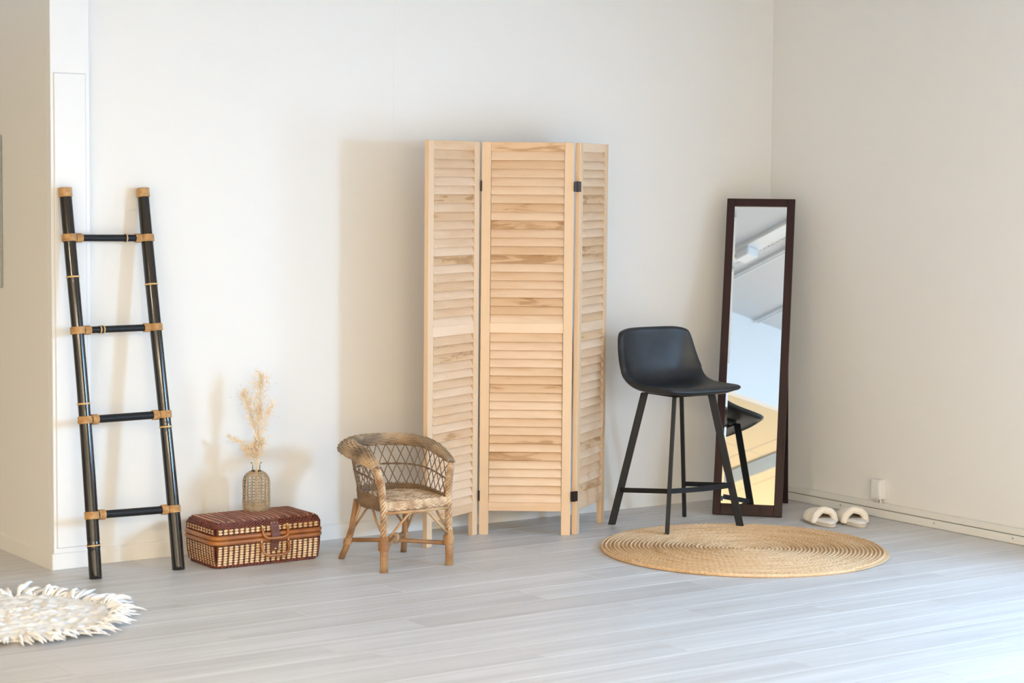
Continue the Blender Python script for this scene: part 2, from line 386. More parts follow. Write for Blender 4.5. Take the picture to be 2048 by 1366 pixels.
for k, (lx, ly, lz) in enumerate(LAMPS):
    t = thing('ceiling_lamp', 'flat warm panel lamp on the ceiling, out of the picture', 'lamp', (lx, ly, lz), group='warm ceiling panel lamps')
    m = MB(); m.bbox((-.6, -.3, -.03), (.6, .3, 0)); m.build('lamp_housing', M['trim'], t)
    m = MB(); m.bbox((-.56, -.26, -.034), (.56, .26, -.03)); m.build('lamp_diffuser', M['lamp'], t)

# ------------------------------------------------------------------ wall socket box
sb = thing('socket_box', 'small white surface-mounted socket box above the trunking on the right wall', 'socket box', (0, -.806, .13))
m = MB(); m.bbox((-.040, -.030, -.045), (0, .030, .045)); m.build('box_housing', M['plast'], sb, bevel=.004, seg=2)
m = MB(); m.bbox((-.043, -.022, -.036), (-.040, .022, .036)); m.build('box_cover', M['plast'], sb, bevel=.001)
m = MB(); m.tube([(-.016, -.012, -.044), (-.017, -.014, -.055), (-.016, -.016, -.064)], .005, 8); m.build('cable', M['plast'], sb, smooth=True)
m = MB(); m.tube([(-.012, .012, -.044), (-.011, .014, -.055), (-.012, .016, -.064)], .005, 8); m.build('cable', M['plast'], sb, smooth=True)

exec_objects = True

# ================================================================== OBJECTS
# ------------------------------------------------------------------ folding screen
def folding_screen():
    t = thing('folding_screen', 'three-panel folding screen of pale pine with louvred slats', 'screen', (-1.70, -.35, 0))
    H, th = 1.700, .022; sw = .040
    ends = [((-2.226, -.402), (-1.8590, -.2285)), ((-1.8545, -.2345), (-1.531, -.464)), ((-1.4975, -.4625), (-1.190, -.256))]
    slat_cache = {}
    for k, (a, b) in enumerate(ends):
        a = Vector((*a, 0)); b = Vector((*b, 0)); d = b-a; L = d.length; ang = math.atan2(d.y, d.x)
        # panel frame in local coordinates: x along the panel, y into the wall side
        m = MB()
        z0, z1, zm0, zm1, zt = .104, .143, .880, .924, 1.662
        m.bbox((0, 0, 0), (sw, th, H)); m.bbox((L-sw, 0, 0), (L, th, H))
        f = m.build('panel_frame', M['pinev'], t, bevel=.0015)
        f.location = a-t.location; f.rotation_euler = (0, 0, ang)
        for (p, q) in ((zt, H), (zm0, zm1), (z0, z1)):
            r = MB(); r.box((0, 0, 0), (L-2*sw, th*.86, q-p)); o = r.build('rail', M['pine'], f, bevel=.0012); o.location = (L/2, th*.5, (p+q)/2)
        # louvre slats: top edge back, bottom edge forward, each lapping the next
        for (p, q) in ((zm1, zt), (z1, zm0)):
            n = 20; pitch = (q-p)/n; key = (k, n)
            if (k, round(pitch, 5)) not in slat_cache:
                s = MB(); s.box((0, 0, 0), (L-2*sw-.003, .0060, pitch*1.20), Matrix.Rotation(math.radians(-26), 3, 'X')); slat_cache[(k, round(pitch, 5))] = s.mesh('slat', M['pine'], bevel=.0015)
            for i in range(n):
                o = link('slat', slat_cache[(k, round(pitch, 5))], f, loc=(L/2, th*.42, p+(i+.5)*pitch))
    # hinges between the panels
    for (x, y), zs, dx in (((-1.516, -.4690), (.171, 1.512), .018), ((-1.8575, -.2345), (.171, 1.512), .003)):
        for z in zs:
            h = MB(); h.bbox((x-dx, y-.003, z-.022), (x-.001, y+.0005, z+.022)); h.bbox((x+.001, y-.003, z-.022), (x+dx, y+.0005, z+.022))
            h.tube([(x, y-.003, z-.023), (x, y-.003, z+.023)], .0035, 10)
            o = h.build('hinge', M['hinge'], t); o.location = -t.location
    return t
folding_screen()

# ------------------------------------------------------------------ bamboo ladder
def ladder():
    t = thing('bamboo_ladder', 'black bamboo decorative ladder with tan lashings leaning on the wall', 'ladder', (-3.49, -.29, 0))
    T = Vector(t.location)
    BL, TL = Vector((-3.652, -.288, 0)), Vector((-3.672, -.075, 1.492))
    BR, TR = Vector((-3.309, -.286, 0)), Vector((-3.330, -.035, 1.492))
    nodes = [[.13, .70, 1.14], [.545, 1.115, .66]]
    rails = []
    for s, (B, Tp, nd) in enumerate(((BL, TL, [.125, .665, 1.150]), (BR, TR, [.555, 1.113]))):
        n = 120; path = []; rad = []
        for i in range(n+1):
            k = i/n; p = B.lerp(Tp, k); z = p.z
            # bamboo: gentle bow and swollen nodes
            p = p+Vector((math.sin(k*PI*1.3+s)*.006, 0, 0))
            r = .0245-.0015*k+.0007*math.sin(k*9+s)
            for q in nd:
                dz = abs(z-q)
                if dz < .022: r += .0022*math.exp(-(dz/.006)**2)-.0012*math.exp(-((dz-.010)/.004)**2)
            path.append(p-T); rad.append(r)
        # cut the foot flush with the floor
        path[0].z = 0
        m = MB(); m.tube(path, rad, 20)
        ro = m.build('rail', M['black'], t, smooth=True); rails.append((B, Tp, s))
        for q in nd:
            k = q/1.492; p = B.lerp(Tp, k)+Vector((math.sin(k*PI*1.3+s)*.006, 0, 0))-T
            d = (Tp-B).normalized(); g2 = MB(); g2.tube([p-d*.003, p, p+d*.003], [.0262, .0276, .0262], 20, caps=False)
            tag(g2.build('node_ring', M['gold'], ro, smooth=True), 'bare tan ring at a bamboo node')
        k = .985; d = (Tp-B).normalized(); p = B.lerp(Tp, k)+Vector((math.sin(k*PI*1.3+s)*.006, 0, 0))-T
        g2 = MB()
        pr = []
        for i in range(9): pr.append((p+d*(-.013+i*.0044), .0258+(.0012 if i % 2 else 0)))
        g2.tube([a for a, _ in pr], [c for _, c in pr], 20); tag(g2.build('end_band', M['raffia'], t, smooth=True), 'woven tan band at the rail top')
    def at(B, Tp, s, z):
        k = z/1.492; return B.lerp(Tp, k)+Vector((math.sin(k*PI*1.3+s)*.006, 0, 0))-T
    for i, (zl, zr) in enumerate(((.240, .235), (.603, .604), (.945, .945), (1.300, 1.295))):
        a = at(BL, TL, 0, zl); b = at(BR, TR, 1, zr)
        n = 40; path = [a.lerp(b, k/n) for k in range(n+1)]
        nd = [None, None, .30, .72][i]; rad = []
        for k in range(n+1):
            r = .0135 if i > 1 else .0155
            if nd is not None and abs(k/n-nd) < .04: r += .0022*math.exp(-((k/n-nd)/.012)**2)
            rad.append(r)
        m = MB(); m.tube(path, rad, 14); ru = m.build('rung', M['rung'], t, smooth=True)
        if nd is not None:
            p = a.lerp(b, nd); e = (b-a).normalized()
            for off in ((-.007, .007) if i == 2 else (0,)):
                g2 = MB(); g2.tube([p+e*(off-.0025), p+e*(off+.0025)], [.0166, .0166], 14, caps=False); g2.build('node_ring', M['gold'], ru, smooth=True)
        e = (b-a).normalized()
        for (p, sg, B, Tp) in ((a, 1, BL, TL), (b, -1, BR, TR)):
            d = (Tp-B).normalized()
            m = MB()
            rows = [(-.0115+k*.0046) for k in range(6)]
            for off in rows:      # turns of cane round the rail
                m.tube([p+d*off+(e*math.cos(q)+d.cross(e).normalized()*math.sin(q))*.0262 for q in [2*PI*j/22 for j in range(22)]], .0030, 6, closed=True)
            o = tag(m.build('lashing', M['raffia'], t, smooth=True), 'tan cane lashing round the rail')
            m = MB(); rr = .0152 if i > 1 else .0172
            for k in range(5):   # turns round the rung end
                c = p+e*sg*(.030+k*.0052)
                m.tube([c+(Vector((0, 0, 1))*math.cos(q)+e.cross(Vector((0, 0, 1))).normalized()*math.sin(q))*rr for q in [2*PI*j/18 for j in range(18)]], .0031, 6, closed=True)
            tag(m.build('rung_wrap', M['raffia'], o, smooth=True), 'tan cane wrap on the rung end')
ladder()

# ------------------------------------------------------------------ wicker suitcase
def rrect(w, d, r, n=6):
    pts = []
    for cx, cy, a0 in ((w/2-r, d/2-r, 0), (-w/2+r, d/2-r, PI/2), (-w/2+r, -d/2+r, PI), (w/2-r, -d/2+r, 3*PI/2)):
        for k in range(n+1):
            a = a0+k*PI/2/n; pts.append((cx+r*math.cos(a), cy+r*math.sin(a)))
    return pts
def loft(m, rings, cap=True):
    n = len(rings[0]); V = [p for r in rings for p in r]; F = []
    for i in range(len(rings)-1):
        for k in range(n):
            k2 = (k+1) % n; F.append((i*n+k, i*n+k2, (i+1)*n+k2, (i+1)*n+k))
    if cap: F.append(tuple(range(n))[::-1]); F.append(tuple((len(rings)-1)*n+k for k in range(n)))
    m.add(V, F)
def bead(m, c, u, n, w, h, d):
    """a lens-shaped reed bead lying on a face: c centre, u along the face, n out of it"""
    c, u, n = Vector(c), Vector(u), Vector(n); up = Vector((0, 0, 1)) if abs(n.z) < .7 else n.cross(u)
    V = []
    for sx, sw in ((-.5, .22), (-.24, .95), (.24, .95), (.5, .22)):
        for q in ((-1, 0), (-.5, .85), (.5, .85), (1, 0)):
            V.append(c+u*(sx*w)+up*(q[0]*h/2*sw)+n*(q[1]*d*(.6+.4*sw)))
    F = []
    for i in range(3):
        for k in range(3): F.append((i*4+k, i*4+k+1, i*4+k+5, i*4+k+4))
    F += [(0, 4, 7, 3)] if False else []
    F += [(0, 1, 2, 3), (12, 15, 14, 13)]
    m.add(V, F)
def suitcase():
    w, d = .470, .262
    t = thing('wicker_suitcase', 'reddish-brown woven wicker suitcase with two cane handles lying by the wall', 'suitcase', (-2.953, -.243, 0))
    # inner shells
    m = MB(); rings = []
    for z, ins, r in ((.000, .0175, .03), (.012, .0135, .03), (.03, .0095, .03), (.06, .0055, .03), (.100, .003, .03)): rings.append([(x, y, z) for x, y in rrect(w-2*ins, d-2*ins, r)])
    loft(m, rings); m.build('body_shell', M['maroon'], t, smooth=False)
    m = MB(); rings = []
    for z, ins, r in ((.118, .003, .03), (.160, .004, .03), (.172, .006, .03), (.178, .014, .03), (.181, .03, .03), (.183, .07, .03)): rings.append([(x, y, z) for x, y in rrect(w-2*ins, d-2*ins, r)])
    loft(m, rings); m.build('lid_shell', M['maroon'], t, smooth=False)
    # woven sides: cream reed beads between maroon stakes
    def sides(name, rows, z0, dz, parent, ins):
        b = MB(); s = MB()
        for (cx, cy, ux, uy, L) in ((0, -d/2, 1, 0, w), (0, d/2, -1, 0, w), (-w/2, 0, 0, -1, d), (w/2, 0, 0, 1, d)):
            u = Vector((ux, uy, 0)); n = Vector((uy, -ux, 0)); nc = int(round((L-.02)/.0232)); p = (L-.02)/nc
            for i in range(nc):
                for k in range(rows):
                    z = z0+(k+.5)*dz; q = ins*(1-(z-.0)/.1)**2 if z < .1 else 0
                    c = Vector((cx, cy, z))+u*((i+.5)*p-(L-.02)/2)-n*(q+.001)
                    j = random.uniform(-.0006, .0006)
                    bead(b, c+Vector((0, 0, j)), u, n, p*.84, dz*1.0, .0052)
            for i in range(nc+1):
                P0 = []
                for k in range(9):
                    z = z0-.002+(rows*dz+.004)*k/8; q = ins*(1-z/.1)**2 if z < .1 else 0
                    P0.append(Vector((cx, cy, z))+u*(i*p-(L-.02)/2)-n*(q-.0022))
                s.tube(P0, .0030, 6)
        tag(b.build(name, M['cream'], t), 'cream reed weave', kind='stuff')
        tag(s.build('stakes', M['maroon'], t, smooth=True), kind='stuff')
    sides('body_weave', 8, .010, .0100, t, .013)
    sides('lid_weave', 2, .1345, .0115, t, 0)
    # braided borders
    def braid(name, z, ins, rr, turns=46):
        m = MB(); base = rrect(w-2*ins, d-2*ins, .03, 8); P = np.array(base); 
        Pc = np.vstack([P, P[:1]]); seg = np.linalg.norm(np.diff(Pc, axis=0), axis=1); cum = np.r_[0, np.cumsum(seg)]
        n = 360
        for ph in (0, PI):
            path = []
            for i in range(n):
                sarc = cum[-1]*i/n; x = np.interp(sarc, cum, Pc[:, 0]); y = np.interp(sarc, cum, Pc[:, 1])
                l = math.hypot(x, y); a = i/n*turns*2*PI+ph
                path.append((x+x/l*rr*math.cos(a), y+y/l*rr*math.cos(a), z+rr*math.sin(a)))
            m.tube(path, rr*.85, 6, closed=True)
        m.build(name, M['maroon'], t, smooth=True)
    braid('bottom_braid', .0075, .010, .0046); braid('waist_braid', .093, -.001, .0036); braid('lid_braid', .1615, .000, .0044); braid('lid_braid', .1695, .004, .0046)
    # caramel cane hoops at the opening
    for z in (.1035, .1225):
        m = MB(); m.tube([(x, y, z) for x, y in rrect(w+.012, d+.012, .034, 8)], .0098, 10, closed=True); m.build('cane_hoop', M['caramel'], t, smooth=True)
    # woven top
    m = MB(); cr = MB()
    def topz(x, y):
        e = min(w/2-abs(x), d/2-abs(y)); return .1835-.012*math.exp(-max(e, 0)/.016)
    for i in range(37):
        y0 = -d/2+.010+i*(d-.02)/36
        path = []
        hx = w/2-.008-max(0, .030-math.sqrt(max(0, .030**2-max(0, abs(y0)-(d/2-.038))**2)))
        for k in range(97):
            x = -hx+2*hx*k/96
            path.append((x, y0, topz(x, y0)+.0020*math.cos(k/96*22*PI+i*PI)))
        m.tube(path, .0031, 5)
    tag(m.build('top_weave', M['topr'], t, smooth=True), 'dark maroon woven top', kind='stuff')
    for i in range(0, 18):
        for k in range(20):
            x = -w/2+.024+k*(w-.048)/19; y = -d/2+.018+(i+.5*(k % 2)*0)*(d-.036)/17
            bead(cr, (x, y, topz(x, y)+.0016), (1, 0, 0), (0, 0, 1), .0125, .0062, .0034)
    tag(cr.build('top_reed', plain('reed_pinkish', (.50, .28, .17), .5), t), kind='stuff')
    # strap, rivets and handles on the front face (y = -d/2)
    yf = -d/2; sx = .022
    m = MB(); prof = [(yf+.012, .1785), (yf-.001, .170), (yf-.007, .150), (yf-.018, .127), (yf-.020, .113), (yf-.018, .098), (yf-.008, .084), (yf-.004, .055)]
    V = []; F = []
    for y, z in prof:
        for s in (-.0185, .0185):
            for o in (0, -.0028): V.append((sx+s, y+o, z))
    for i in range(len(prof)-1):
        a = i*4; F += [(a, a+4, a+6, a+2), (a+1, a+3, a+7, a+5), (a, a+1, a+5, a+4), (a+2, a+6, a+7, a+3)]
    F += [(0, 2, 3, 1), (a+4, a+5, a+7, a+6)]
    m.add(V, F); so = m.build('strap', M['strap'], t, bevel=.0006)
    for x, y, z, r in ((sx-.013, yf-.004, .166, .0026), (sx, yf-.005, .168, .0026), (sx+.013, yf-.004, .166, .0026), (sx+.004, yf-.008, .062, .0052), (sx+.030, yf-.005, .058, .0036)):
        m = MB(); m.tube([(x, y, z), (x, y-.002, z), (x, y-.0035, z)], [r, r, r*.5], 12); m.build('rivet', M['brass'], so, smooth=True)
    for zt, zb, nm, w2 in ((.150, .109, 'handle', .056), (.091, .040, 'handle', .060)):
        path = []
        for k in range(41):
            a = k/40; 
            # rounded U hanging from two points
            q = abs(2*a-1)
            ex = 5
            ang = a*PI
            cx_ = -math.cos(ang); sx_ = math.sin(ang)
            x = sx+math.copysign(abs(cx_)**.45, cx_)*w2; dz = abs(sx_)**.55
            path.append((x, yf-.012-.016*dz, zt-(zt-zb)*dz))
        m = MB(); m.tube(path, .0056, 10); h = m.build(nm, M['caramel'], t, smooth=True)
        for s in (-1, 1):
            m = MB(); m.tube([(sx+s*w2, yf-.002, zt-.008), (sx+s*w2, yf-.013, zt-.006), (sx+s*w2, yf-.013, zt+.008), (sx+s*w2, yf-.002, zt+.010)], .0035, 8); m.build('handle_loop', M['gold'], h, smooth=True)
suitcase()

# ------------------------------------------------------------------ vase and dried grass
VX, VY, VZ = -2.903, -.170, .1868
def vase():
    t = thing('wicker_wrapped_bottle', 'small glass bottle vase in open cane weave standing on the suitcase', 'vase', (VX, VY, VZ))
    prof = [(.046, .0), (.0515, .006), (.0525, .03), (.0525, .122), (.049, .136), (.038, .150), (.022, .160), (.0165, .166), (.0160, .182), (.018, .190), (.0235, .1945)]
    m = MB(); inner = [(r-.003, max(z, .006)) for r, z in prof]
    m.lathe(prof+[(prof[-1][0]-.002, prof[-1][1]-.001)], 40)
    m.lathe([(.001, 0), (.046, 0)], 40)
    m.build('glass_bottle', M['glass'], t, smooth=True)
    # cane cage
    def R(z): return np.interp(z, [p[1] for p in prof], [p[0] for p in prof])
    zs = np.linspace(.002, .160, 26)
    m = MB()
    for k in range(18):
        a = 2*PI*k/18
        for off in (-.028, .028):
            m.tube([((R(z)+.0022+.0007*math.cos(i*PI+k*PI))*math.cos(a+off), (R(z)+.0022+.0007*math.cos(i*PI+k*PI))*math.sin(a+off), z) for i, z in enumerate(zs)], .0012, 5)
    tag(m.build('cage_upright', M['cane'], t, smooth=True), 'thin tan cane uprights', kind='stuff')
    m = MB()
    for j, z in enumerate([.003, .008, .013, .018, .023, .028, .033]+[.045+k*.0122 for k in range(8)]+[.1425, .1480, .1520, .1555, .158]):
        n = 78
        m.tube([((R(z)+.0022+.0009*math.cos(i*PI/3*1+j*PI))*math.cos(2*PI*i/n), (R(z)+.0022+.0009*math.cos(i*PI/3+j*PI))*math.sin(2*PI*i/n), z) for i in range(n)], .0017, 5, closed=True)
    tag(m.build('cage_ring', M['cane'], t, smooth=True), 'tan cane rings', kind='stuff')
    # denser woven half towards the window
    m = MB()
    for k in range(12):
        a = math.radians(-122+k*8.2)
        m.tube([((R(z)+.0034)*math.cos(a), (R(z)+.0034)*math.sin(a), z) for z in np.linspace(.004, .140, 12)], .0013, 5)
    tag(m.build('cage_dense', M['cane'], t, smooth=True), 'denser cane strips on one side', kind='stuff')
vase()
def grass():
    t = thing('dried_grass', 'dried pale beige grass plumes standing in the cane bottle', 'dried plant', (VX, VY, VZ+.012))
    rnd = random.Random(5)
    r = Vector((.824, -.567, 0))      # picture-right on the floor
    bk = Vector((.567, .824, 0))
    fl_ = MB()
    def leaf(p, d, L, w):
        d = d.normalized(); s = d.cross(Vector((rnd.uniform(-1, 1), rnd.uniform(-1, 1), rnd.uniform(-1, 1))))
        if s.length < 1e-3: return
        s.normalize(); n = d.cross(s)
        V = [p, p+d*L*.45+s*w, p+d*L*.45-s*w, p+d*L, p+d*L*.45+n*w*.6, p+d*L*.45-n*w*.6]
        fl_.add(V, [(0, 1, 4), (1, 3, 4), (3, 2, 4), (2, 0, 4), (0, 5, 1), (1, 5, 3), (3, 5, 2), (2, 5, 0)])
    def stem(pts, rad, name='stem'):
        n = 26; P = []
        for i in range(n+1):
            k = i/n*(len(pts)-1); a = min(int(k), len(pts)-2); f = k-a
            p0 = pts[max(a-1, 0)]; p1 = pts[a]; p2 = pts[a+1]; p3 = pts[min(a+2, len(pts)-1)]
            P.append(.5*((2*p1)+(p2-p0)*f+(2*p0-5*p1+4*p2-p3)*f*f+(3*p1-p0-3*p2+p3)*f**3))
        m = MB(); m.tube(P, [rad*(1-.6*i/n) for i in range(n+1)], 6); m.build(name, M['dry'], t, smooth=True)
        return P
    def W(a, b, z): return r*a+bk*b+Vector((0, 0, z))
    # heights above the vase base
    A = stem([W(.0, .0, .0), W(.003, 0, .18), W(.008, 0, .30), W(.016, .01, .43), W(.022, .01, .535)], .0022)
    B = stem([W(-.005, .0, .0), W(.0, .004, .18), W(-.002, .01, .29), W(-.024, .012, .39), W(-.052, .015, .455)], .0020)
    D = stem([W(.004, .0, .0), W(.006, -.004, .18), W(.018, -.01, .29), W(.045, -.012, .37), W(.066, -.01, .425)], .0018)
    E_ = stem([W(-.004, .0, .0), W(-.004, 0, .17), W(-.025, 0, .215), W(-.065, 0, .262), W(-.108, 0, .283)], .0018)
    F_ = stem([W(.0, .0, .0), W(.002, -.004, .17), W(.006, -.01, .23), W(.018, -.015, .27)], .0018)
    G_ = stem([W(.0, .0, .0), W(-.004, -.004, .17), W(-.012, -.01, .21), W(-.030, -.012, .235)], .0018)
    def plume(P, k0, k1, n, spread, fn=lambda k: 1):
        for _ in range(n):
            k = rnd.uniform(k0, k1); q = k*(len(P)-1); a = min(int(q), len(P)-2); p = P[a].lerp(P[a+1], q-a)
            tdir = (P[a+1]-P[a]).normalized()
            d = (r*rnd.gauss(0, 1)+bk*rnd.gauss(0, .8)+Vector((0, 0, rnd.gauss(.3, .7)))+tdir*.6).normalized()
            s = spread*fn(k)*abs(rnd.gauss(0, .55))
            c = p+d*s
            if rnd.random() < .35: stem_seg(p, c)
            leaf(c, (d+tdir*.5+Vector((0, 0, rnd.uniform(-.4, .4)))), rnd.uniform(.009, .018), rnd.uniform(.0015, .0031))
    twig = MB()
    def stem_seg(a, b):
        if (b-a).length > .004: twig.tube([a, b], [.0007, .0005], 3, caps=False)
    plume(A, .62, 1.0, 430, .050, lambda k: 1-.55*max(0, (k-.86)/.14)); plume(A, .33, .66, 190, .024)
    plume(B, .55, 1.0, 400, .046, lambda k: .8); plume(D, .50, 1.0, 190, .026)
    plume(E_, .40, 1.0, 130, .014); plume(E_, .38, .62, 120, .024); plume(F_, .52, 1.0, 320, .034); plume(G_, .5, 1.0, 260, .026); plume(A, .31, .42, 180, .026)
    tag(fl_.build('floret', M['dry'], t), 'pale beige feathery florets', kind='stuff')
    tag(twig.build('twig', M['dry'], t), kind='stuff')
grass()

# ------------------------------------------------------------------ small wicker armchair (front = -y)
class UPath:
    """horseshoe in plan from the front-left tip round the back to the front-right tip, t in [-1,1]"""
    def __init__(s, a, yf, ys, yb, squeeze=0, p=2.3):
        pts = []
        for k in range(41): pts.append((-a+squeeze*(1-k/40), yf+(ys-yf)*k/40))
        for k in range(1, 80):
            q = PI-PI*k/80; cx, sy = math.cos(q), math.sin(q)
            pts.append((math.copysign(abs(cx)**(2/p), cx)*a, ys+abs(sy)**(2/p)*(yb-ys)))
        for k in range(41): pts.append((a-squeeze*(k/40), ys+(yf-ys)*k/40))
        P = np.array(pts); L = np.r_[0, np.cumsum(np.linalg.norm(np.diff(P, axis=0), axis=1))]
        s.P, s.L = P, L/L[-1]*2-1
    def __call__(s, t): return np.array([np.interp(t, s.L, s.P[:, 0]), np.interp(t, s.L, s.P[:, 1])])
def armchair():
    t = thing('wicker_armchair', 'small child-size wicker armchair with woven round back and rattan legs', 'chair', (-2.500, -.598, 0))
    U0 = UPath(.142, -.150, .00, .140)            # at the seat
    U1 = UPath(.172, -.142, .02, .188, .006)      # under the rolled rim
    zb, = (.236,)
    def zr(q): return .415+.062*(1-abs(q)**3.2)   # rim height
    def S(q, v):
        a = U0(q); b = U1(q); k = v**1.6
        return Vector((a[0]*(1-k)+b[0]*k, a[1]*(1-k)+b[1]*k, zb+(zr(q)-.012-zb)*v))
    def Nn(q, v):
        e = 1e-3; d1 = S(min(q+e, 1), v)-S(max(q-e, -1), v); d2 = S(q, min(v+e, 1))-S(q, max(v-e, 0)); n = d1.cross(d2); n.normalize()
        return n
    # dense weave around the seat
    def weave_rows(name, vs_, mat, ribs, amp, rad, n=150, q0=-.985, q1=.985):
        m = MB()
        for i, v in enumerate(vs_):
            path = []
            for k in range(n+1):
                q = q0+(q1-q0)*k/n; path.append(S(q, v)+Nn(q, v)*amp*math.cos(k/n*ribs*PI+i*PI))
            m.tube(path, rad, 5)
        return tag(m.build(name, mat, t, smooth=True), kind='stuff')
    tag(weave_rows('lower_weave', [0.0+.0225*i for i in range(13)], M['wickd'], 46, .0032, .0032), 'dense brown woven band round the seat')
    m = MB()
    for k in range(47):
        q = -.98+1.96*k/46; m.tube([S(q, v) for v in (0, .1, .2, .30)], .0026, 5)
    tag(m.build('lower_stakes', M['wickd'], t, smooth=True), kind='stuff')
    # solid liner so the dense band is opaque
    m = MB(); V = []; F = []
    for k in range(61):
        q = -.985+1.97*k/60
        for v in (0, .28): V.append(S(q, v))
    for k in range(60): F.append((2*k, 2*k+2, 2*k+3, 2*k+1))
    m.add(V, F); o = m.build('band_liner', M['wickd'], t); md = o.modifiers.new('s', 'SOLIDIFY'); md.thickness = .003; md.offset = 0
    # open diamond lattice
    nd = 21; dq = 1.96/nd
    for i in range(-3, nd+4):
        for sg in (-1, 1):
            path = []
            for k in range(15):
                v = .28+.72*k/14; q = -.98+i*dq+sg*(k/14)*dq*2.1
                if -.985 <= q <= .985: path.append(S(q, v)+Nn(q, v)*.0016*sg)
            if len(path) > 2:
                m = MB(); m.tube(path, .0021, 6); m.build('lattice_rod', M['lath'], t, smooth=True)
    m = MB()
    for ph in (0, PI):
        m.tube([S(q, .62)+Nn(q, .62)*.0032*math.cos(k*.9+ph)+Vector((0, 0, .0025*math.sin(k*.9+ph))) for k, q in enumerate(np.linspace(-.98, .98, 130))], .0022, 5)
    m.build('lattice_ring', M['lath'], t, smooth=True)
    # rolled woven rim
    def rimc(q): 
        b = U1(q); return Vector((b[0], b[1], zr(q)+.002))
    def rim_frame(q):
        e = 2e-3; T = (rimc(min(q+e, 1))-rimc(max(q-e, -1))).normalized(); out = Vector((0, 0, 1)).cross(T); out = -out if out.dot(Vector((rimc(q).x, rimc(q).y-.0, 0))) < 0 else out
        out.normalize(); up = T.cross(out); up = -up if up.z < 0 else up
        c, s = math.cos(.45), math.sin(.45)
        return T, out*c-up*s, up*c+out*s
    m = MB(); cs = np.linspace(-1.0, 1.0, 90)
    m2 = MB(); V = []; n = 14; F = []
    def size(q):
        e = 1-abs(q); k = min(1, .45+e/.22*.55); return .036*k, .0185*k
    for k, q in enumerate(cs):
        T, o_, u_ = rim_frame(q); a, b_ = size(q)
        for j in range(n):
            an = 2*PI*j/n; V.append(rimc(q)+o_*(a*.84*math.cos(an)+.010)+u_*b_*.84*math.sin(an))
    for k in range(len(cs)-1):
        for j in range(n): j2 = (j+1) % n; F.append((k*n+j, k*n+j2, (k+1)*n+j2, (k+1)*n+j))
    F.append(tuple(range(n))); F.append(tuple((len(cs)-1)*n+j for j in range(n))[::-1])
    m2.add(V, F); rc = m2.build('rim_core', M['wickd'], t, smooth=True)
    ns = 26
    for j in range(ns):
        an = 2*PI*j/ns; path = []
        for k, q in enumerate(np.linspace(-1, 1, 260)):
            T, o_, u_ = rim_frame(q); a, b_ = size(q); w_ = .0022*math.cos(k/260*30*PI+j*PI)
            path.append(rimc(q)+o_*((a+w_)*math.cos(an)+.010)+u_*(b_+w_)*math.sin(an))
        m.tube(path, .0038, 5)
    tag(m.build('rim_weave', M['wick'], t, smooth=True), 'thick rolled woven rim of back and arms', kind='stuff')
    # seat
    def half(y): 
        # half width of the seat at depth y
        if y < 0: return .138
        return .138*max(0, 1-(y/.138)**2.3)**(1/2.3)
    m = MB(); V = []; F = []; ny = 16
    ysq = [-.158+.29*i/ny for i in range(ny+1)]
    for y in ysq:
        for s in (-1, 1):
            for z in (.243, .264): V.append((s*max(half(y), .01), y, z))
    for i in range(ny):
        a = 4*i; F += [(a+1, a+3, a+7, a+5), (a, a+4, a+6, a+2), (a, a+1, a+5, a+4), (a+2, a+6, a+7, a+3)]
    F += [(0, 2, 3, 1), (4*ny, 4*ny+1, 4*ny+3, 4*ny+2)]
    m.add(V, F); m.build('seat_base', M['wickd'], t)
    m = MB(); rows = []
    for i in range(6): rows.append((-.160-.004*math.sin(i/5*PI), .243+.0058*i, .142))          # rolled front edge
    for i in range(26): rows.append((-.155+i*.0108, .272+.005*math.sin(i/25*PI), None))
    for i, (y, z, hw) in enumerate(rows):
        h = hw or half(max(y, 0) if y > 0 else y)
        if h < .02: continue
        n = max(20, int(120*h/.14)); path = []
        for k in range(n+1):
            x = -h+2*h*k/n; w_ = .0026*math.cos(x/.0145*PI+i*PI); bow = .010*(1-(x/.142)**2)
            if hw: path.append((x, y-w_-bow*.5, z))
            else: path.append((x, y-(bow*.5 if y < 0 else 0), z+w_))
        m.tube(path, .0048, 6)
    tag(m.build('seat_weave', M['wicks'], t, smooth=True), 'light honey woven seat', kind='stuff')
    # legs
    def leg(name, path, rad, mat=M['rattan'], n=14):
        m = MB(); m.tube([Vector(p) for p in path], rad, n); return m.build(name, mat, t, smooth=True)
    fl_x = .152
    for s in (-1, 1):
        P = [Vector((s*.152, -.165, 0)), Vector((s*.151, -.163, .14)), Vector((s*.150, -.160, .26)), Vector((s*.158, -.152, .35)), Vector((s*.172, -.146, .408))]
        # front leg: bundle of split canes below, twisted binding above
        m = MB(); m.tube([P[0], P[1]], [.0150, .0155], 14); lo = m.build('leg', M['rattan'], t, smooth=True)
        for a in range(5):
            an = -PI/2+(a-2)*.62; c = Vector((math.cos(an)*.0105, math.sin(an)*.0105, 0)); b_ = MB(); b_.tube([P[0]+c, P[1]+c], .0075, 8); b_.build('split_cane', M['rattan'], lo, smooth=True)
        b_ = MB()
        for k in range(6):
            c = Vector((s*.151, -.163, .088+k*.0060)); b_.tube([c+Vector((math.cos(q)*.0195, math.sin(q)*.0195, 0)) for q in [2*PI*j/18 for j in range(18)]], .0036, 6, closed=True)
        b_.build('binding', M['rattan'], lo, smooth=True)
        path = []; n = 60
        for i in range(n+1):
            k = i/n*3; a = min(int(k), 2); path.append(P[a+1].lerp(P[a+2], k-a))
        m = MB(); m.tube(path, .0105, 10); po = m.build('arm_post', M['rattan'], t, smooth=True)
        m = MB()
        for ph in [2*PI*j/5 for j in range(5)]:
            m.tube([p+Vector((math.cos(i*.40+ph)*.0108, math.sin(i*.40+ph)*.0108, 0)) for i, p in enumerate(path)], .0045, 6)
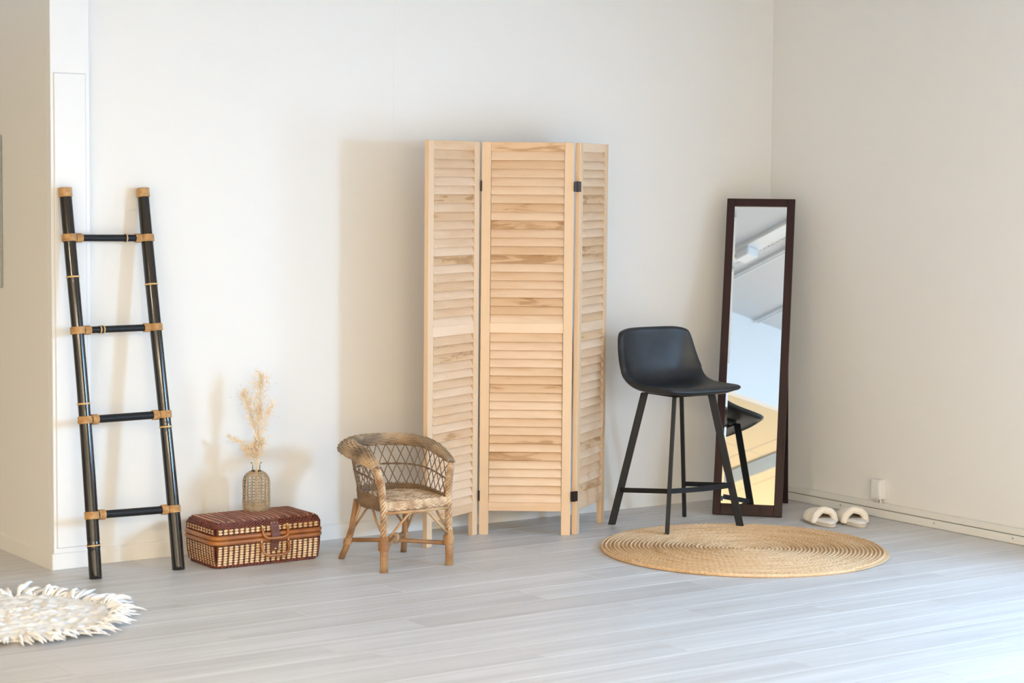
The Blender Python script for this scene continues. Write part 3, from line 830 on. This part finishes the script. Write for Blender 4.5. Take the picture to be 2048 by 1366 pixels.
        m.build('twisted_binding', M['wicks'], po, smooth=True)
        m = MB(); m.tube([Vector((s*.185, -.140, .405)), Vector((s*.160, -.130, .33)), Vector((s*.150, -.125, .27))], .0042, 8); m.build('arm_strut', M['rattan'], t, smooth=True)
        # back leg
        lb = leg('leg', [(s*.148, .178, 0), (s*.138, .155, .05), (s*.126, .128, .13), (s*.118, .105, .25)], [.0125, .0130, .0130, .0125], M['rattand'])
        m = MB()
        for k in range(5):
            c = Vector((s*(.1355-.0006*k), .149-.0013*k, .066+k*.005)); m.tube([c+Vector((math.cos(q)*.0150, math.sin(q)*.0150, 0)) for q in [2*PI*j/16 for j in range(16)]], .0034, 6, closed=True)
        m.build('binding', M['rattan'], lb, smooth=True)
        # side braces
        leg('brace', [(s*.150, -.160, .140), (s*.147, -.10, .19), (s*.140, -.055, .240)], .0052, n=8)
        leg('brace', [(s*.134, .145, .085), (s*.136, .085, .17), (s*.140, .035, .240)], .0052, n=8)
        # back and front arch braces
    leg('arch_brace', [(-.142, -.172, .128), (-.095, -.174, .175), (-.045, -.174, .224), (-.03, -.173, .228), (.03, -.173, .228), (.045, -.174, .224), (.095, -.174, .175), (.142, -.172, .128)], .0052, n=8)
    leg('arch_brace', [(-.125, .130, .120), (-.06, .130, .200), (-.03, .128, .228), (.03, .128, .228), (.06, .130, .200), (.125, .130, .120)], .0048, n=8)
    leg('seat_stick', [(-.150, -.170, .233), (0, -.176, .232), (.150, -.170, .233)], .0062, n=10)
    # crossed stretchers tied in the middle
    leg('stretcher', [(-.134, .148, .080), (0, -.006, .092), (.146, -.158, .088)], .0088, M['rattand'])
    leg('stretcher', [(.134, .148, .080), (0, -.004, .106), (-.146, -.158, .088)], .0088, M['rattand'])
    m = MB()
    for k in range(4):
        c = Vector((-.010+k*.006, -.005, .099)); m.tube([c+Vector((math.cos(q)*.004, math.cos(q)*.014, math.sin(q)*.019)) for q in [2*PI*j/16 for j in range(16)]], .0036, 6, closed=True)
    m.build('stretcher_tie', M['wick'], t, smooth=True)
armchair()

# ------------------------------------------------------------------ bar stool (front = -y)
def bar_stool():
    t = thing('bar_stool', 'black leather bar stool with low back and splayed black steel legs', 'stool', (-.990, -.526, 0))
    # shell profile (y, z) from the front lip over the seat up the back
    prof = [(-.218, .622), (-.205, .640), (-.16, .642), (-.09, .637), (0, .631), (.07, .630), (.130, .638), (.168, .672), (.179, .732), (.182, .80), (.181, .855), (.179, .885)]
    hw = [.190, .203, .210, .213, .214, .215, .216, .215, .212, .206, .199, .187]
    cup = [.000, .003, .006, .010, .018, .036, .070, .082, .062, .042, .028, .018]
    nu = 16; V = []; F = []
    n = len(prof); pv = [Vector((0, y, z)) for y, z in prof]
    for i in range(n):
        T = (pv[min(i+1, n-1)]-pv[max(i-1, 0)]).normalized(); N = Vector((0, -T.z, T.y))   # towards the sitter
        for k in range(nu+1):
            u = -1+2*k/nu; c = cup[i]*(.25*abs(u)**2+.75*abs(u)**5)
            shrink = 1
            p = pv[i]+Vector((u*hw[i], 0, 0))+N*c
            if i == 0: p += Vector((0, .016*abs(u)**4, 0))
            if i >= n-2: p -= Vector((0, 0, (.014 if i == n-1 else .004)*abs(u)**6))
            if i == n-1: p -= Vector((0, 0, -.004*(1-u*u)*0))
            V.append(p)
    for i in range(n-1):
        for k in range(nu): a = i*(nu+1)+k; F.append((a, a+1, a+nu+2, a+nu+1))
    m = MB(); m.add(V, F); o = m.build('seat_shell', M['leather'], t, smooth=True)
    md = o.modifiers.new('thick', 'SOLIDIFY'); md.thickness = .030; md.offset = 1.0
    md.use_even_offset = False
    sd = o.modifiers.new('sub', 'SUBSURF'); sd.levels = 2; sd.render_levels = 2
    # mounting frame under the seat
    m = MB(); zt = .600
    for a, b in (((-.100, -.100), (.100, -.100)), ((.100, -.100), (.100, .100)), ((.100, .100), (-.100, .100)), ((-.100, .100), (-.100, -.100))):
        m.tube([(a[0], a[1], zt+.001), (b[0], b[1], zt+.001)], .007, 8)
    m.build('seat_frame', M['steel'], t, smooth=True)
    m = MB()
    for x, y in ((-.08, -.08), (.08, -.08), (.08, .08), (-.08, .08)): m.tube([(x, y, .597), (x, y, .612)], .012, 10)
    m.build('seat_mount', M['steel'], t)
    top, bot = .105, (.210, .197)
    def lp(sx, sy, z):
        k = 1-z/.600; return Vector((sx*(top+(bot[0]-top)*k), sy*(top+(bot[1]-top)*k), z))
    for sx, sy in ((-1, -1), (1, -1), (1, 1), (-1, 1)):
        zf = .0135 if sy < 0 else 0.0; a, b = lp(sx, sy, zf), lp(sx, sy, .598)
        dgn = Vector((sx, sy, 0)).normalized(); prp = Vector((-sy*1.0, sx*1.0, 0)).normalized()
        m = MB(); V = []
        for p in (a, b):
            for q, w in ((-1, -1), (1, -1), (1, 1), (-1, 1)): V.append(p+dgn*q*.0165+prp*w*.0085)
        m.add(V, [(0, 3, 2, 1), (4, 5, 6, 7), (0, 1, 5, 4), (1, 2, 6, 5), (2, 3, 7, 6), (3, 0, 4, 7)])
        lo = m.build('leg', M['steel'], t, bevel=.002)
        m = MB(); m.box(a+Vector((0, 0, .0012)), (.012, .012, .0024)); m.build('foot_pad', M['steel'], lo)
    for (a, b, bow, hgt) in (((-1, -1), (1, -1), .020, .205), ((-1, 1), (-1, -1), 0, .172), ((1, 1), (1, -1), 0, .172)):
        p, q = lp(a[0], a[1], .195 if a[1] < 0 else .157), lp(b[0], b[1], .195 if b[1] < 0 else .157); path = []
        for k in range(13):
            f = k/12; r_ = p.lerp(q, f); r_ = r_+Vector((0, -bow*math.sin(f*PI), 0)); path.append(r_)
        m = MB(); V = []; F = []
        for r_ in path:
            d = Vector((0, 1, 0)) if a[1] == b[1] else Vector((1, 0, 0))
            for s1, s2 in ((-1, -1), (1, -1), (1, 1), (-1, 1)): V.append(r_+d*s1*.006+Vector((0, 0, s2*.0105)))
        for k in range(12):
            for j in range(4): j2 = (j+1) % 4; F.append((4*k+j, 4*k+j2, 4*k+4+j2, 4*k+4+j))
        F += [(0, 1, 2, 3), (51, 50, 49, 48)]
        m.add(V, F); m.build('foot_rest', M['steel'], t)
    return t
stool = bar_stool()

# ------------------------------------------------------------------ standing mirror
def mirror():
    A = Vector((-.644, -.364, 0)); W_ = .3205; L = 1.500; lean = math.radians(14.0); ya = math.atan2(-.727, .686)-math.radians(1.0)
    t = thing('standing_mirror', 'tall narrow leaning floor mirror in a dark mahogany frame', 'mirror', A, ya)
    # tilted frame: local x along the foot, local y away from the viewer, local z up the glass
    R3 = Matrix.Rotation(-lean, 3, 'X')
    e = (-lean, 0, 0)
    fw_, dp = .037, .022
    def part(name, lo, hi, mat, bevel=.0015, parent=t):
        m = MB(); m.bbox(lo, hi); o = m.build(name, mat, parent, bevel=bevel)
        if parent is t: o.rotation_euler = e; o.location = (0, 0, .0055)
        return o
    part('frame_stile', (0, 0, 0), (fw_, dp, L), M['mahog']); part('frame_stile', (W_-fw_, 0, 0), (W_, dp, L), M['mahog'])
    part('frame_rail', (fw_, 0, L-fw_), (W_-fw_, dp, L), M['mahog']); part('frame_rail', (fw_, 0, 0), (W_-fw_, dp, .052), M['mahog'])
    part('mirror_glass', (fw_, .009, .052), (W_-fw_, .013, L-fw_), M['mirror'], 0)
    for x, a in ((fw_+.0045, .10),):
        m = MB(); m.box((0, 0, 0), (.009, .0012, L-fw_-.056)); o = m.build('glass_bevel', M['mirror'], t)
        o.location = Matrix.Rotation(-lean, 3, 'X') @ Vector((x, .0082, (L-fw_+.052)/2))+Vector((0, 0, .0055)); o.rotation_euler = (Matrix.Rotation(-lean, 3, 'X') @ Matrix.Rotation(a, 3, 'Z')).to_euler()
    part('back_board', (fw_, .0132, .045), (W_-fw_, .020, L-.03), M['mahog'], 0)
    # folding easel leg behind
    foot_w = Vector((-.112, -.268, 0)); d = foot_w-A
    c, s = math.cos(-ya), math.sin(-ya); fx, fy = d.x*c-d.y*s, d.x*s+d.y*c
    topz = 1.02; tp = Vector((fx, math.sin(lean)*topz+dp+.008, math.cos(lean)*topz)); bt = Vector((fx, fy, 0.0))
    ax = (tp-bt).normalized(); m = MB(); V = []
    nrm = Vector((1, 0, 0)).cross(ax)
    for p in (bt, tp):
        for q, w in ((-1, -1), (1, -1), (1, 1), (-1, 1)): V.append(p+Vector((q*.0185, 0, 0))+nrm*w*.008)
    for i in range(4): V[i].z = 0
    m.add(V, [(0, 3, 2, 1), (4, 5, 6, 7), (0, 1, 5, 4), (1, 2, 6, 5), (2, 3, 7, 6), (3, 0, 4, 7)])
    m.build('support_leg', M['mahog'], t)
    m = MB(); m.box((fx, math.sin(lean)*topz+dp+.004, math.cos(lean)*topz), (.05, .012, .03)); m.build('leg_hinge', M['hinge'], t)
mirror()

# ------------------------------------------------------------------ jute rug
def jute_rug():
    t = thing('jute_rug', 'round spiral-braided natural jute rug under the bar stool', 'rug', (-1.122, -1.142, 0))
    Rr = .604; pitch = .0172; m = MB(); turns = int(Rr/pitch); 
    # flat base disc
    b = MB(); b.lathe([(.001, .0005), (Rr-.010, .0005), (Rr-.004, .004), (Rr-.012, .0065), (.001, .0065)], 96); b.build('rug_base', M['jute'], t)
    path = []; rad = []; a = .6; sarc = 0.0
    while True:
        r_ = pitch*a/(2*PI)
        if r_ > Rr-.006: break
        wob = 1+.008*math.sin(a*1.0)+.005*math.sin(3*a+1)
        sw = math.sin(2*PI*sarc/.024)
        path.append(((r_*wob)*math.cos(a), (r_*wob)*math.sin(a), .0074+.0006*sw)); rad.append(.0084+.0007*sw)
        da = min(.30, .0055/max(r_, .012)); a += da; sarc += da*r_
    m.tube(path, rad, 6, flat=(.52, 1.04))
    tag(m.build('braid', M['jute'], t, smooth=True), 'coiled jute braid')
jute_rug()

# ------------------------------------------------------------------ white fringed rug
def shag_rug():
    t = thing('white_fringed_rug', 'small round fluffy white rug with feathery tassel fringe, cut by the left picture edge', 'rug', (-4.200, -.826, 0))
    Rr = .352; rnd = random.Random(3); V = []; F = []; nr, na = 46, 150
    from mathutils import noise
    for i in range(nr+1):
        r_ = Rr*i/nr
        for k in range(na):
            a = 2*PI*k/na; x, y = r_*math.cos(a), r_*math.sin(a)
            z = .018+.011*noise.noise((x*26, y*26, 0))+.006*noise.noise((x*70, y*70, 3))
            if i == nr: z = .001
            if i == nr-1: z = .011
            V.append((x, y, z))
    for i in range(nr):
        for k in range(na): k2 = (k+1) % na; F.append((i*na+k, i*na+k2, (i+1)*na+k2, (i+1)*na+k))
    m = MB(); m.add(V, F); m.build('rug_body', M['cotton'], t, smooth=True)
    for v in range(7):
        m = MB()
        for j in range(9):        # a tuft of flattened pointed strands
            off = (j-4)*.0030; L = .118*rnd.uniform(.55, 1.12); fan = (j-4)*.0055*rnd.uniform(.6, 1.5); hz = rnd.uniform(.004, .030)
            path = [(L*k/6, off+fan*(k/6)**1.3+.004*math.sin(k+j), .006+hz*math.sin(k/6*PI*.85)) for k in range(7)]
            m.tube(path, [.003, .0058, .0078, .0082, .0070, .0045, .0006], 5, flat=(.55, 1))
        tm = m.mesh('tassel', M['cotton'], True)
        for k in range(v, 52, 7):
            a = 2*PI*k/52+rnd.uniform(-.03, .03)
            o = link('tassel', tm, t, loc=(math.cos(a)*(Rr-.010), math.sin(a)*(Rr-.010), rnd.uniform(0, .003)), rot=(0, rnd.uniform(-.10, .0), a+rnd.uniform(-.5, .5)))
            s = rnd.uniform(.7, 1.15); o.scale = (s, s*rnd.uniform(.9, 1.3), rnd.uniform(.7, 1.4))
shag_rug()

# ------------------------------------------------------------------ slippers (toe = +y)
def slipper(loc, rz, mirror_, label):
    from mathutils import noise
    t = thing('slipper', label, 'slipper', loc, rz, 'pair of fleece slippers')
    sx = -1 if mirror_ else 1
    def hwid(y):   # half width along the foot, heel y=-.125 .. toe y=.125
        k = (y+.125)/.25
        return .040+.014*math.sin(min(1, k*1.15)*PI*.5) if k > .001 else .036
    def outline(ins, n=48):
        P = []
        for i in range(n):
            a = 2*PI*i/n; y = math.sin(a)*(.125-ins); x = math.cos(a); x = math.copysign(abs(x)**.75, x)*(hwid(math.sin(a)*.125)-ins)
            P.append((x*sx+.004*sx*math.sin(a), y))
        return P
    m = MB(); loft(m, [[(x, y, z) for x, y in outline(i)] for i, z in ((.004, 0), (0, .004), (0, .011), (.003, .014))]); m.build('sole', M['sole'], t, smooth=False)
    m = MB(); loft(m, [[(x, y, z+(.003*noise.noise((x*60, y*60, z))) ) for x, y in outline(i)] for i, z in ((.004, .014), (.001, .020), (.004, .026), (.012, .029), (.03, .030))]); m.build('insole', M['insole'], t, smooth=True)
    # upper: thick vamp from toe to instep
    y0, y1 = -.030, .128
    def sect(y, off, n=26):
        k = (y-y0)/(y1-y0); k = min(max(k, 0.0), 1.0); h = .050*(1-k**2.4)**.5+.012; w = (hwid(y)+.006)*(max(0, 1-max(0, (k-.35)/.65)**2.6))**.5+.002
        P = []
        for i in range(n+1):
            a = PI*i/n; P.append(Vector((math.cos(a)*(w+off)*sx, y, .010+max(0.0, math.sin(a))**.85*(h+off))))
        return P
    for nm, off, mat, fuzz in (('upper', .0, M['fluff'], .0045), ('lining', -.013, M['lining'], .0)):
        V = []; F = []; ny = 26; n = 26
        for j in range(ny+1):
            y = y0+(y1-y0-(.012 if off < 0 else 0))*j/ny
            for p in sect(y, off):
                if fuzz: p = p+Vector((noise.noise((p.x*70, p.y*70, p.z*70)), noise.noise((p.x*70+9, p.y*70, p.z*70)), abs(noise.noise((p.x*70, p.y*70+9, p.z*70)))))*fuzz
                V.append(p)
        for j in range(ny):
            for i in range(n): a = j*(n+1)+i; F.append((a, a+1, a+n+2, a+n+1))
        m = MB(); m.add(V, F); o = m.build(nm, mat, t, smooth=True)
        if fuzz:
            md = o.modifiers.new('s', 'SOLIDIFY'); md.thickness = .011; md.offset = -1
    # puffy rolled edge of the opening
    P = sect(y0, -.006, 30); P = [p+Vector((noise.noise((p.x*50, 1, p.z*50)), noise.noise((p.x*50, 5, p.z*50)), noise.noise((p.x*50, 9, p.z*50))))*.004 for p in P]
    m = MB(); m.tube(P, [.0162+.0020*noise.noise((i*.6, 0, 0)) for i in range(len(P))], 12); m.build('opening_roll', M['fluff'], t, smooth=True)
slipper((-.372, -.806, 0), math.radians(-17), False, 'cream fleece slipper on the left, nearer the mirror')
slipper((-.252, -.882, 0), math.radians(-24), True, 'cream fleece slipper on the right, nearer the wall trunking')
